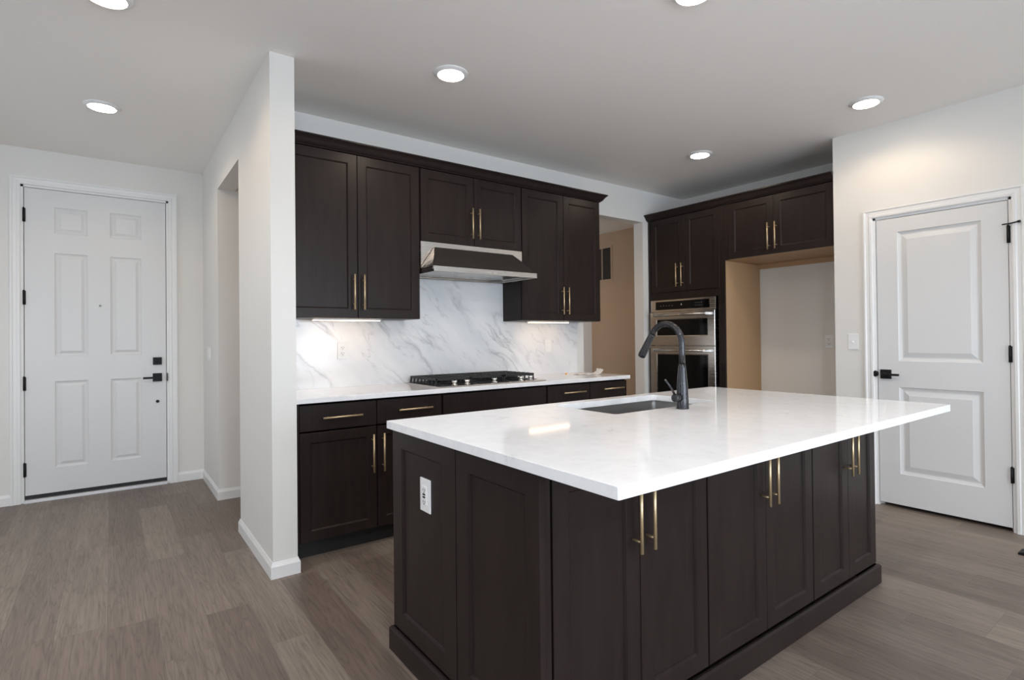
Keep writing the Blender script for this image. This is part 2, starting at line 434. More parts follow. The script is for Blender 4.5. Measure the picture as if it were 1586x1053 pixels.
# front door (six panel) -------------------------------------------------
def door_slab(name, w, z0, z1, panels, prof, loc, rotz):
    m = MB(); m.slab(0, w, z0, z1, 0.044, panels, prof)
    return struct(m.build(name, DOOR, loc=loc, rotz=rotz))
RAISED = [(0.004, 0.005), (0.016, 0.009), (0.022, 0.009), (0.040, 0.003), (0.042, 0.0025)]
wD = DX1 - DX0
px = [(0.178, 0.386), (0.531, 0.745)]; pz = [(0.250, 0.933), (1.132, 1.952), (2.109, 2.317)]
FD = (DX0, YF + 0.003, 0)
fd = door_slab('door_1', wD, 0.055, DZ, [(a, b, c, d) for a, b in px for c, d in pz], RAISED, FD, 0)
casing('trim_1', -0.020, wD + 0.020, DZ + 0.019, 0.062, (DX0, YF, 0), 0)
def hinge(parent, x, z0, z1, stop=False):
    m = MB(); m.tube([(x, -0.008, z0), (x, -0.008, z1)], 0.0075, 12); m.box(x - .003, x + .011, -0.004, 0.0, z0, z1)
    m.tube([(x, -0.008, z1), (x, -0.008, z1 + .006)], 0.0055, 10)
    h = m.build('hinge', BLACK, parent)
    if stop:
        m = MB(); m.tube([(x + .028, -0.030, z1 + .012), (x, -0.010, z1 + .012), (x + .02, -.02, z1 + .014), (x - .04, -0.05, z1 + .022)][:2], 0.004, 8)
        m.tube([(x, -0.010, z1 + .012), (x + .058, -0.030, z1 + .016)], 0.004, 8); m.tube([(x + .052, -0.028, z1 + .0155), (x + .062, -0.032, z1 + .0163)], 0.008, 10)
        m.tube([(x, -0.010, z1 + .012), (x - .026, -0.022, z1 + .010)], 0.004, 8)
        m.build('hinge_stop', BLACK, h)
    return h
for a, b in ((2.183, 2.288), (1.538, 1.646), (0.871, 0.975), (0.203, 0.308)): hinge(fd, -0.002, a, b)
m = MB(); m.box(0.822, 0.886, -0.016, 0, 1.040, 1.104)
db = m.build('deadbolt', BLACK, fd, 0.002); MB().box(0.838, 0.870, -0.026, -0.016, 1.066, 1.079).build('thumb_turn', BLACK, db, 0.002)
m = MB(); m.box(0.820, 0.887, -0.012, 0, 0.895, 0.966)
lv = m.build('door_handle', BLACK, fd, 0.002)
m = MB(); m.tube([(0.853, -0.012, 0.929), (0.853, -0.056, 0.929)], 0.011, 14); m.box(0.749, 0.866, -0.062, -0.048, 0.921, 0.938); m.build('lever', BLACK, lv, 0.0015)
MB().lathe((0.854, 0, 0.722), [(0.013, 0), (0.013, -0.006), (0.009, -0.010)], 20, 'y').build('lock_button', BLACK, fd)
p = MB().lathe((0.463, 0, 1.541), [(0.011, 0), (0.011, -0.004), (0.006, -0.006)], 18, 'y').build('peephole', CHROME, fd)
MB().lathe((0.463, 0, 1.541), [(0.005, -0.0062), (0.005, -0.0072)], 14, 'y').build('peephole_lens', BLACK, p)
MB().box(0, wD, 0.006, 0.036, 0.026, 0.054).build('door_sweep', DARK, fd)
MB().box(-0.004, wD + 0.004, -0.030, 0.11, 0, 0.024).build('threshold', m_plain('pale_aluminium', (0.70, 0.69, 0.70, 1), 0.4, 0.3), fd, 0.002)
MB().box(wD + .0045, wD + .010, -0.0185, 0.0, 0.895, 0.965).build('strike_plate', BLACK, fd)

# pantry door (two panel); local x runs towards -Y ------------------------
wP = PY1 - PY0
RAISED2 = [(0.005, 0.006), (0.020, 0.012), (0.028, 0.012), (0.058, 0.003), (0.060, 0.0025)]
pd = door_slab('door_2', wP, 0.026, PZ, [(0.132, 0.606, 0.246, 0.862), (0.132, 0.606, 1.046, 1.966)], RAISED2, (XP + .003, PY1, 0), -PI / 2)
casing('trim_2', -0.020, wP + 0.020, PZ + 0.019, 0.060, (XP, PY1, 0), -PI / 2)
for i, (a, b) in enumerate(((0.306, 0.402), (1.056, 1.156), (1.800, 1.906))): hinge(pd, wP + 0.002, a, b, i == 2)
m = MB(); m.box(0.016, 0.086, -0.012, 0, 0.918, 0.984)
lv = m.build('door_handle', BLACK, pd, 0.002)
m = MB(); m.tube([(0.051, -0.012, 0.952), (0.051, -0.056, 0.952)], 0.011, 14); m.box(0.038, 0.150, -0.062, -0.048, 0.943, 0.958); m.build('lever', BLACK, lv, 0.0015)
MB().lathe((-0.0185, -0.012, 0.952), [(0.022, 0.012), (0.022, -0.003), (0.016, -0.006)], 24, 'y').build('strike_plate', BLACK, pd)

# ------------------------------------------------------------------ cabinets (local frame: x width, front at y=0 facing -y, depth to +y)
SHAKER = [(0.0015, 0.0005), (0.0075, 0.0065), (0.009, 0.0088)]
FT = 0.020
def bar_handle(parent, x, z, L=0.229, vert=True, so=0.036):
    m = MB(); h = L / 2; q = 0.080; r = 0.0056
    if vert:
        m.tube([(x, -so, z - h), (x, -so, z + h)], r, 14)
        for s in (-q, q): m.tube([(x, 0.0005, z + s), (x, -so, z + s)], 0.0042, 10)
    else:
        m.tube([(x - h, -so, z), (x + h, -so, z)], r, 14)
        for s in (-q, q): m.tube([(x + s, 0.0005, z), (x + s, -so, z)], 0.0042, 10)
    return m.build('handle', BRASS, parent)
def shaker(parent, kind, x0, x1, z0, z1, rail=0.058, handle=None):
    m = MB()
    if kind == 'door' or kind == 'end_panel':
        m.slab(x0, x1, z0, z1, FT, [(x0 + rail, x1 - rail, z0 + rail, z1 - rail)], SHAKER)
    else:
        m.slab(x0, x1, z0, z1, FT)
    d = m.build(kind, CAB, parent)
    if handle: bar_handle(d, handle[1], handle[2], vert=handle[0] == 'v')
    return d
def carcass(root, x0, x1, z0, z1, D, t=0.018, name='carcass', mat=None, shelf=None, top=True):
    """hollow box behind the fronts"""
    m = MB(); y0 = FT + 0.002
    m.box(x0, x0 + t, y0, D, z0, z1); m.box(x1 - t, x1, y0, D, z0, z1)
    m.box(x0 + t, x1 - t, y0, D, z0, z0 + t)
    if top: m.box(x0 + t, x1 - t, y0, D, z1 - t, z1)
    m.box(x0 + t, x1 - t, D - .008, D, z0 + t, z1 - t)
    # face frame
    m.box(x0 + t, x1 - t, y0, y0 + .018, z1 - .045, z1 - t); m.box((x0 + x1) / 2 - .025, (x0 + x1) / 2 + .025, y0, y0 + .018, z0 + t, z1 - .045)
    return m.build(name, mat or CAB, root)

# upper cabinets on the back wall
YU, ZU, ZT = 3.5175, 1.379, 2.447
UD = YB - YU - 0.001
def upper(label, x0, x1, doors, z0, lf=0.0):
    t = thing('upper_cabinet', label, 'cabinet', (x0, YU, z0), 0, 'upper cabinets on the back wall')
    w = x1 - x0; h = ZT - z0
    carcass(t, 0, w, 0, h, UD)
    if lf: MB().box(0, lf - .002, 0.004, 0.022, 0, h).build('filler_strip', CAB, t)
    for (a, b, hd) in doors:
        shaker(t, 'door', a - x0, b - x0, 0.002, h - .004, 0.058, None if hd is None else ('v', hd[0] - x0, hd[1] - z0))
    return t
upper('tall dark upper cabinet with two doors, left of the range hood', XW1 + .001, 1.730, [(0.832, 1.282, (1.252, 1.548)), (1.286, 1.725, (1.316, 1.548))], ZU, 0.043)
upper('short dark upper cabinet with two doors directly above the range hood', 1.732, 2.6195, [(1.738, 2.174, (2.146, 2.094)), (2.178, 2.616, (2.208, 2.094))], 1.930)
upper('tall dark upper cabinet with two doors, right of the range hood', 2.6215, 3.495, [(2.626, 3.060, (3.032, 1.548)), (3.064, 3.491, (3.092, 1.548))], ZU)
# crown moulding
CP = [(0.0, 0.0), (-0.006, 0.0), (-0.010, 0.006), (-0.018, 0.010), (-0.026, 0.020), (-0.036, 0.036), (-0.046, 0.048), (-0.055, 0.053), (-0.055, 0.063), (0.03, 0.063), (0.03, 0.0)]
def crown(label, loc, rotz, L, depth, ret):
    """local: runs along x at the front y=0; ret = return along the right side"""
    m = MB(); loops = [[(0, y, z) for y, z in CP]]
    if ret:
        loops.append([(L - y, y, z) for y, z in CP]); loops.append([(L - y, depth, z) for y, z in CP])
    else: loops.append([(L, y, z) for y, z in CP])
    m.rings(loops)
    return tag(m.build('crown_molding', CAB, loc=loc, rotz=rotz), label, 'molding')
crown('dark crown molding along the top of the back wall upper cabinets', (XW1 + .001, YU + .002, ZT + .0005), 0, 3.495 - XW1, UD - .003, True)

# under-cabinet light strips
def strip(label, x0, x1, y):
    t = thing('light_strip', label, 'light strip', (x0, y, ZU), 0, 'under cabinet light strips')
    MB().box(0, x1 - x0, -0.018, 0.018, -0.010, 0.0).build('housing', PLASTIC, t)
    MB().box(0.006, x1 - x0 - .006, -0.014, 0.014, -0.0135, -0.0101).build('diffuser', STRIPM, t)
strip('glowing light strip under the left upper cabinet', 1.03, 1.485, 3.645)
strip('glowing light strip under the right upper cabinet', 2.775, 3.215, 3.645)

# backsplash
m = MB()
m.prism([(XW1 + .0008, 0.9145), (3.452, 0.9145), (3.452, 1.3775), (2.619, 1.3775), (2.619, 1.693), (1.7325, 1.693), (1.7325, 1.3775), (XW1 + .0008, 1.3775)], 'y', 3.788, YB - .0008)
bs = tag(m.build('backsplash', MARBLE, loc=None), 'white marble backsplash slab with grey diagonal veins behind the cooktop', 'backsplash')

# back countertop
CT = tag(MB().box(XW1 + .001, 3.512, 3.190, YB - .001, 0.884, 0.914).build('countertop', QUARTZ, bev=0.003), 'long white quartz countertop along the back wall under the backsplash', 'countertop')

# base cabinets on the back wall
YC = 3.215; BD = YB - YC - .001
def base_cabinet(label, x0, x1, fronts, lf=0.0, right_end=False):
    t = thing('base_cabinet', label, 'cabinet', (x0, YC, 0), 0, 'base cabinets on the back wall')
    w = x1 - x0
    c = carcass(t, 0, w, 0.10, 0.8835, BD, top=False)
    MB().box(0, w, 0.062, 0.078, 0, 0.0995).build('toe_kick', DARK, t)
    if lf: MB().box(0, lf - .002, 0.006, 0.022, 0.10, 0.8835).build('filler_strip', CAB, t)
    for f in fronts:
        shaker(t, f[0], f[1] - x0, f[2] - x0, f[3], f[4], 0.055, None if f[5] is None else (f[5][0], f[5][1] - x0, f[5][2]))
base_cabinet('dark base cabinet against the white wall end, left of the cooktop, with drawers over doors', XW1 + .001, 1.730, [
    ('drawer', 0.836, 1.281, 0.724, 0.871, ('h', 1.070, 0.796)), ('drawer', 1.287, 1.726, 0.724, 0.871, ('h', 1.530, 0.802)),
    ('door', 0.836, 1.281, 0.104, 0.714, ('v', 1.251, 0.557)), ('door', 1.287, 1.726, 0.104, 0.714, ('v', 1.317, 0.557))], 0.046)
base_cabinet('dark base cabinet with plain handleless front directly under the cooktop', 1.732, 2.619, [
    ('false_front', 1.738, 2.613, 0.724, 0.871, None), ('door', 1.738, 2.173, 0.104, 0.714, ('v', 2.143, 0.557)), ('door', 2.179, 2.613, 0.104, 0.714, ('v', 2.209, 0.557))])
base_cabinet('dark base cabinet right of the cooktop, next to the hallway opening', 2.621, 3.496, [
    ('drawer', 2.626, 3.060, 0.724, 0.871, ('h', 2.876, 0.812)), ('drawer', 3.066, 3.491, 0.724, 0.871, ('h', 3.310, 0.816)),
    ('door', 2.626, 3.060, 0.104, 0.714, ('v', 3.030, 0.557)), ('door', 3.066, 3.491, 0.104, 0.714, ('v', 3.096, 0.557))])

# ------------------------------------------------------------------ range hood
HX0, HX1, HY = 1.7345, 2.6175, 3.322
t = thing('range_hood', 'stainless steel range hood with dark sloped front under the short cabinet', 'range hood', (2.176, 3.55, 1.69))
O = (2.176, 3.55, 1.69)
yb = YB - .022
m = MB(O)   # shell: back box, lower lip, side facets
m.box(HX0, HX1, YU - .002, yb, 1.735, 1.9285)
a, b = HX0 + .103, HX1 - .097
# side facets and lower band
L0 = (HX0, HY, 1.735); L1 = (HX0, YU - .002, 1.735); L2 = (HX0, YU - .002, 1.9285); La = (a, YU - .012, 1.893)
R0 = (HX1, HY, 1.735); R1 = (HX1, YU - .002, 1.735); R2 = (HX1, YU - .002, 1.9285); Rb = (b, YU - .012, 1.893)
m.face([L0, L1, La]); m.face([R0, Rb, R1])
m.build('canopy', STEEL, t)
m = MB(O); m.rings([[L0, R0, Rb, La], [tuple(Vector(q) + Vector((0, .004, -.004))) for q in (L0, R0, Rb, La)]])
slope = m.build('front_panel', HOODM, t)
m = MB(O)
m.box(HX0, HX1, HY - .002, HY + .012, 1.697, 1.735); m.box(HX0, HX0 + .012, HY + .012, yb, 1.697, 1.735); m.box(HX1 - .012, HX1, HY + .012, yb, 1.697, 1.735); m.box(HX0 + .012, HX1 - .012, yb - .012, yb, 1.697, 1.735)
lip = m.build('lower_lip', STEEL, t, 0.0015)
for k in range(5): MB(O).box(2.135 + k * .013, 2.143 + k * .013, HY - .0032, HY - .002, 1.711, 1.719).build('control_button', GRAYLBL, lip)
MB(O).box(2.215, 2.245, HY - .0028, HY - .002, 1.712, 1.717).build('badge', GRAYLBL, lip)
for k in range(3):
    w = (HX1 - HX0 - .04) / 3; x = HX0 + .02 + k * w
    m = MB(O); m.slab(x + .004, x + w - .004, 0, 0.40, 0.008, [(x + .03, x + w - .03, .03, .37)], [(0.006, 0.004)])
    bmesh.ops.transform(m.bm, matrix=Matrix.Identity(4), verts=m.bm.verts)
    for v in m.bm.verts:                                   # lay the panel flat, face down
        p_w = v.co + m.o; v.co = Vector((p_w.x, HY + .03 + p_w.z, 1.709 + p_w.y)) - m.o
    m.build('filter_panel', STEEL, t)
# crinkled protective film on the left facet
m = MB(O); pts = []
n = 6
for i in range(n + 1):
    row = []
    for j in range(n + 1 - i):
        u, v = i / n, j / n
        p = Vector(L0) * (1 - u - v) + Vector(L1) * u + Vector(La) * v
        row.append(p + Vector((-.004 - random.random() * .007, -.003 - random.random() * .004, 0)) )
    pts.append(row)
for i in range(n):
    for j in range(n - i):
        m.face([pts[i][j], pts[i][j + 1], pts[i + 1][j]])
        if j < n - i - 1: m.face([pts[i][j + 1], pts[i + 1][j + 1], pts[i + 1][j]])
m.build('protective_film', FILM, t)

# ------------------------------------------------------------------ cooktop
KX, KY = 2.180, 3.505
O = (KX, KY, 0.914)
t = thing('cooktop', 'black gas cooktop with five chrome knobs on the back counter', 'cooktop', O)
MB(O).box(KX - .457, KX + .457, 3.243, 3.768, 0.9145, 0.9205).build('base_plate', STEEL, t, 0.002)
MB(O).box(KX - .436, KX + .436, 3.334, 3.760, 0.9206, 0.9226).build('burner_well', BLACK, t)
def grate(x0, x1, y0, y1):
    m = MB(O); z0, z1 = 0.952, 0.968; b = .0105
    for (A, B, C, D) in ((x0, x1, y0, y0 + b), (x0, x1, y1 - b, y1), (x0, x0 + b, y0, y1), (x1 - b, x1, y0, y1)): m.box(A, B, C, D, z0, z1)
    n = 7
    for k in range(1, n):
        y = y0 + (y1 - y0) * k / n
        m.box(x0 + b, x0 + .115, y - .005, y + .005, z0 + .002, z1 + .003); m.box(x1 - .115, x1 - b, y - .005, y + .005, z0 + .002, z1 + .003)
    xm = (x0 + x1) / 2
    m.box(xm - .005, xm + .005, y0 + b, y1 - b, z0 + .001, z1 + .001)
    m.box(x0 + b, x1 - b, (y0 + y1) / 2 - .005, (y0 + y1) / 2 + .005, z0 + .001, z1 + .001)
    for x in (x0, x1 - .014):
        for k in range(n + 1):
            y = y0 + (y1 - y0 - .012) * k / n
            # slanted teeth along both short sides
            s = -1 if x == x0 else 1
            m.rings([[(x + s * .006, y, .924), (x + .010 + s * .006, y, .924), (x + .010 + s * .006, y + .009, .924), (x + s * .006, y + .009, .924)],
                     [(x, y, z1), (x + .012, y, z1), (x + .012, y + .009, z1), (x, y + .009, z1)]])
    m.build('grate', IRON, t, 0.0015, 1)
gx = [KX - .425, KX - .143, KX + .143, KX + .425]
for k in range(3): grate(gx[k] + .003, gx[k + 1] - .003, 3.352 if k != 1 else 3.365, 3.752)
for (bx, by, r) in ((KX - .285, 3.45, .034), (KX - .285, 3.65, .042), (KX, 3.56, .055), (KX + .285, 3.45, .042), (KX + .285, 3.65, .034)):
    bn = MB(O).lathe((bx, by, 0.9228), [(r * 1.25, 0), (r * 1.2, .010), (r, .014)], 28).build('burner', IRON, t)
    MB(O).lathe((bx, by, 0.9372), [(r * 1.05, 0), (r * 1.05, .007), (r * .9, .010)], 28).build('burner_cap', IRON, bn)
for kx in (1.868, 1.968, 2.196, 2.432, 2.522):
    MB(O).lathe((kx, 3.293, 0.9228), [(.023, 0), (.023, .003), (.015, .005), (.0135, .012), (.019, .016), (.0195, .028), (.017, .031)], 26).build('knob', CHROME, t)

# scraps on the counter
m = MB(); cx0, cy0 = 3.18, 3.42
nx, ny = 14, 6; g = []
for i in range(nx + 1):
    row = []
    for j in range(ny + 1):
        u, v = i / nx, j / ny
        x = 3.215 + .205 * u + .02 * v; y = 3.50 - .10 * u + (.15 * v) * (1 - .35 * u)
        z = 0.916 + .005 * math.sin(u * 9 + v * 5) ** 2 + .004 * v * math.sin(u * 17) ** 2
        if u > .72:                                        # the free end curls upward
            k = (u - .72) / .28; ang = k * 2.0
            x = 3.215 + .205 * .72 + .02 * v + .030 * math.sin(ang) * 1.3; z += .030 * (1 - math.cos(ang)); 
        row.append((x, y, z))
    g.append(row)
for i in range(nx):
    for j in range(ny):
        m.face([g[i][j], g[i + 1][j], g[i + 1][j + 1], g[i][j + 1]], True)
o = m.build('paper_sheet', PAPER)
sd = o.modifiers.new('thickness', 'SOLIDIFY'); sd.thickness = 0.0012; sd.offset = 1
tag(o, 'crumpled white paper sheet with upturned end on right end of back counter', 'paper')
m = MB(); m.lathe((3.205, 3.665, 0.9145), [(.006, 0), (.013, .002), (.014, .006), (.009, .010), (.003, .0115)], 14)
tag(m.build('amber_scrap', AMBER), 'tiny amber scrap lying on the back counter right of the cooktop', 'scrap')

# ------------------------------------------------------------------ wall plates
def plate(name, label, cat, loc, rotz, w=0.072, h=0.117, kind='outlet', gangs=1, group=None):
    """local: centre at origin, front towards -y"""
    t = thing(name, label, cat, loc, rotz, group)
    MB().box(-w / 2, w / 2, -0.006, 0, -h / 2, h / 2).build('plate', PLASTIC, t, 0.002)
    for g_ in range(gangs):
        gx_ = (g_ - (gangs - 1) / 2) * 0.046
        if kind == 'outlet':
            for zz in (-.0195, .0195):
                q = MB().lathe((gx_, -0.006, zz), [(.0165, 0), (.0165, -.0025), (.0155, -.003)], 22, 'y').build('socket', PLASTIC, t)
                m = MB(); m.box(gx_ - .0085, gx_ - .0060, -.0095, -.0088, zz - .002, zz + .008); m.box(gx_ + .0060, gx_ + .0085, -.0095, -.0088, zz - .001, zz + .007); m.lathe((gx_, -.0088, zz - .009), [(.0028, 0), (.0028, -.0007)], 10, 'y')
                m.build('slots', SLOT, q)
        elif kind == 'gfci':
            q = MB().box(gx_ - .0165, gx_ + .0165, -.0095, -.006, -.0335, .0335).build('receptacle', PLASTIC, t, 0.0012)
            for zz in (-.0215, .0205):
                for sx in (-.0085, .0062): MB().box(gx_ + sx, gx_ + sx + .0023, -.0102, -.0094, zz - .004, zz + .004).build('slot', SLOT, q)
                MB().lathe((gx_, -.0094, zz - .0085), [(.0026, 0), (.0026, -.0007)], 10, 'y').build('ground_hole', SLOT, q)
            MB().box(gx_ - .0085, gx_ + .0085, -.0115, -.0094, .0015, .0075).build('test_button', BLACK, q, .0008)
            MB().box(gx_ - .0085, gx_ + .0085, -.0115, -.0094, -.0085, -.0025).build('reset_button', BLACK, q, .0008)
        elif kind == 'rocker':
            q = MB().box(gx_ - .0165, gx_ + .0165, -.009, -.006, -.0335, .0335).build('rocker', PLASTIC, t, 0.001)
        elif kind == 'toggle':
            q = MB().box(gx_ - .005, gx_ + .005, -.0075, -.006, -.012, .012).build('toggle_slot', PLASTIC, t, 0.0005)
            m = MB(); m.prism([(-.0065, -.004), (-.017, -.009), (-.018, -.004), (-.0065, .006)], 'x', gx_ - .0035, gx_ + .0035); m.build('toggle', PLASTIC, q)
    return t
plate('wall_outlet', 'white duplex outlet on marble backsplash under the left light strip', 'outlet', (1.270, 3.7878, 1.165), 0)
plate('light_switch', 'white rocker switch on marble backsplash under the right light strip', 'switch', (3.100, 3.7878, 1.168), 0, kind='rocker')
plate('wall_outlet', 'white outlet in the empty refrigerator alcove', 'outlet', (XR, 2.262, 1.178), -PI / 2)
plate('light_switch', 'white toggle switch on the wall beside the pantry door', 'switch', (XP, 1.8085, 1.185), -PI / 2, kind='toggle')
plate('light_switch', 'white rocker switch plate on the narrow wall beside front door', 'switch', (XW0, 5.36, 1.135), -PI / 2, w=0.165, kind='rocker', gangs=3)
# the three switch: its front must look towards -X
# ------------------------------------------------------------------ island
IX0, IX1, IYF, IYB = 0.900, 3.045, 1.1445, 2.092
def island_cabinet(label, x0, x1, split, hd):
    t = thing('island_cabinet', label, 'cabinet', (x0, IYF, 0), 0, 'cabinets along the seating side of the island')
    w = x1 - x0
    carcass(t, 0.001, w - .001, 0.094, 0.8835, 0.33, top=True)
    shaker(t, 'door', 0.004, split - x0 - .0015, 0.100, 0.874, 0.058, ('v', split - x0 - .0325, 0.7045))
    shaker(t, 'door', split - x0 + .0015, w - .004, 0.100, 0.874, 0.058, ('v', split - x0 + .0285, 0.7045))
island_cabinet('dark two-door island cabinet nearest the camera, under the near corner of white top', 0.943, 1.643, 1.295, None)
island_cabinet('dark two-door island cabinet between the near and the far island cabinets', 1.643, 2.397, 2.0215, None)
island_cabinet('dark two-door island cabinet nearest the white pantry door', 2.397, IX1, 2.7385, None)
# left end: two shaker panels and a corner post.  local x runs towards -Y
t = thing('island_end_panel', 'dark paneled left end of the island carrying a white outlet', 'panel', (IX0, IYB, 0), -PI / 2)
MB().box(0, IYB - 1.144, FT + .0005, 0.038, 0.0, 0.8835).build('backing', CAB, t)
def endp(a, b, l, r):
    m = MB(); m.slab(a, b, 0.098, 0.879, FT, [(a + l, b - r, 0.168, 0.814)], SHAKER); m.build('end_panel', CAB, t)
endp(0.001, 0.503, 0.080, 0.082); endp(0.507, 0.948, 0.073, 0.060)
# sink base behind: hollow
t = thing('sink_base_cabinet', 'dark cabinet body of the island enclosing the sink', 'cabinet', (IX0, IYF, 0))
O = (IX0, IYF, 0); m = MB(O)
m.box(IX0 + .039, IX1, 2.074, IYB, 0.0, 0.8835); m.box(IX1 - .018, IX1, 1.482, 2.073, 0.0, 0.8835); m.box(IX0 + .039, IX1 - .019, 1.483, 2.073, 0.08, 0.098)
m.build('carcass', CAB, t)
# base moulding round the foot
m = MB(); o = 0.015
def ring(off, z): return [(IX0 - off, 1.143 - off, z), (IX1 + off, 1.143 - off, z), (IX1 + off, IYB + off, z), (IX0 - off, IYB + off, z)]
m.rings([ring(0.0005, 0.0), ring(o, 0.0), ring(o, 0.084), ring(o * .55, 0.0915), ring(0.0005, 0.0925), ring(0.0005, 0.0)], False, False)
tag(m.build('base_molding', CAB), 'dark base molding around the foot of the island', 'molding')
# island top with the sink cut-out
def rrect(x0, x1, y0, y1, r, n=6):
    pts = []
    for cx, cy, a0 in ((x1 - r, y1 - r, 0), (x0 + r, y1 - r, 90), (x0 + r, y0 + r, 180), (x1 - r, y0 + r, 270)):
        for k in range(n + 1):
            a = math.radians(a0 + 90 * k / n); pts.append((cx + r * math.cos(a), cy + r * math.sin(a)))
    return pts
SX0, SX1, SY0, SY1 = 1.690, 2.420, 1.620, 2.025
def plate_with_hole(outer, hole, z0, z1):
    bm = bmesh.new()
    for lp in (outer, hole):
        vs = [bm.verts.new((x, y, z1)) for x, y in lp]
        for i in range(len(vs)): bm.edges.new((vs[i], vs[(i + 1) % len(vs)]))
    bmesh.ops.triangle_fill(bm, use_beauty=True, use_dissolve=False, edges=bm.edges[:])
    r = bmesh.ops.extrude_face_region(bm, geom=bm.faces[:])
    bmesh.ops.translate(bm, vec=(0, 0, z0 - z1), verts=[v for v in r['geom'] if isinstance(v, bmesh.types.BMVert)])
    return bm
m = MB(); m.bm = plate_with_hole(rrect(0.8773, 3.064, 0.8348, 2.0990, 0.004, 2), rrect(SX0, SX1, SY0, SY1, 0.02), 0.884, 0.914)
it = m.build('island_countertop', QUARTZ, bev=0.0025)
tag(it, 'large white quartz island countertop with sink cutout', 'countertop')
# sink
t = thing('sink', 'stainless undermount sink set in the white island top', 'sink', ((SX0 + SX1) / 2, (SY0 + SY1) / 2, 0.66)); O = tuple(t.location)
m = MB(O); lo = []
for inset, z, r in ((-.018, .8832, .03), (-.004, .8832, .022), (-.004, .872, .022), (.002, .70, .03), (.012, .676, .035), (.035, .664, .03)):
    lo.append([(x, y, z) for x, y in rrect(SX0 + inset, SX1 - inset, SY0 + inset, SY1 - inset, r)])
m.rings(lo, False, True); bo = m.build('basin', SINKM, t)
for f in bo.data.polygons: f.use_smooth = False
MB(O).lathe(((SX0 + SX1) / 2, (SY0 + SY1) / 2 + .03, .6645), [(.056, 0), (.054, .003), (.040, .0035), (.036, .001)], 30).build('drain', CHROME, t)
# faucet
FX, FY = 2.046, 1.548
O = (FX, FY, 0.914)
t = thing('faucet', 'black stainless gooseneck pull-down faucet beside the island sink', 'faucet', O)
MB(O).lathe((FX, FY, 0.9145), [(.0285, 0), (.0285, .004), (.0275, .006), (.0265, .05), (.0245, .10), (.0205, .15), (.0172, .185), (.0158, .200)], 32).build('body', GUN, t)
arc = [(FX, FY, 1.1145), (FX, FY, 1.16), (FX, FY, 1.205)]
for k in range(1, 17):
    a = math.radians(180 - 152 * k / 16); arc.append((FX, FY + .090 + .090 * math.cos(a), 1.208 + .090 * math.sin(a)))
MB(O).tube(arc, .0138, 20).build('spout', GUN, t)
e = Vector(arc[-1]); d = (Vector(arc[-1]) - Vector(arc[-2])).normalized()
hd = MB(O).tube([e - d * .002, e + d * .004, e + d * .05, e + d * .11, e + d * .122, e + d * .126], [.0148, .0150, .0166, .0188, .0188, .0165], 24).build('spray_head', GUN, t)
MB(O).tube([e + d * .1262, e + d * .1275], [.0140, .0135], 20).build('nozzle', BLACK, hd)
pv = MB(O).tube([(FX - .018, FY, .966), (FX - .040, FY, .966), (FX - .056, FY, .966), (FX - .060, FY, .966)], [.0185, .0185, .0185, .015], 24).build('handle_pivot', GUN, t)
MB(O).tube([(FX - .050, FY, .975), (FX - .075, FY, 1.008), (FX - .118, FY, 1.050)], [.0055, .0050, .0048], 14).build('lever', GUN, pv)
# outlet on the end panel
plate('wall_outlet', 'white outlet on the dark island end panel', 'outlet', (IX0 - .0002 + .0085, 1.814, 0.674), -PI / 2, w=0.078, h=0.120, kind='gfci')

# ------------------------------------------------------------------ oven tower and refrigerator cabinet (front towards -X; local x runs towards -Y)
TX, TB, TF = 4.476, 3.794, 2.907
TD = XR - TX - .001
def ly(y): return TB - y
t = thing('oven_tower', 'tall dark oven cabinet with built-in ovens at the back corner', 'cabinet', (TX, TB, 0), -PI / 2)
ZC = 2.437
m = MB(); w = TB - TF; y0 = FT + .002
m.box(0, .018, y0, TD, 0.10, ZC); m.box(w - .038, w - .0185, y0, TD, 0.10, ZC)
m.box(.018, w - .038, y0, TD, 1.665, 1.683); m.box(.018, w - .038, y0, TD, ZC - .018, ZC); m.box(.018, w - .038, y0, TD, .50, .518); m.box(.018, w - .038, TD - .01, TD, 0.10, ZC)
m.box(.018, w - .038, y0, TD, 0.10, 0.118)
m.build('carcass', CAB, t)
MB().box(0.0, w, .07, .085, 0, .0995).build('toe_kick', DARK, t)
MB().box(w - .018, w, y0, TD, 0.0, 1.9285).build('side_panel', TAN, t)
m = MB(); m.box(0.0, .026, .004, y0, .10, ZC); m.box(w - .066, w, .002, y0, .10, ZC); m.box(.026, w - .066, .006, y0, 1.612, 1.683)
m.build('face_frame', CAB, t)
MB().box(w - .033, w - .029, 0.0, .003, .10, ZC - .002).build('scribe_molding', CAB, t)
shaker(t, 'door', .056 - .022, ly(3.3485), 1.686, 2.432, 0.058, ('v', ly(3.423), 1.845))
shaker(t, 'door', ly(3.3455), ly(2.957), 1.686, 2.432, 0.058, ('v', ly(3.3615), 1.845))
shaker(t, 'drawer', .034, ly(2.957), .104, .496, 0.058, ('h', ly(3.35), .40))
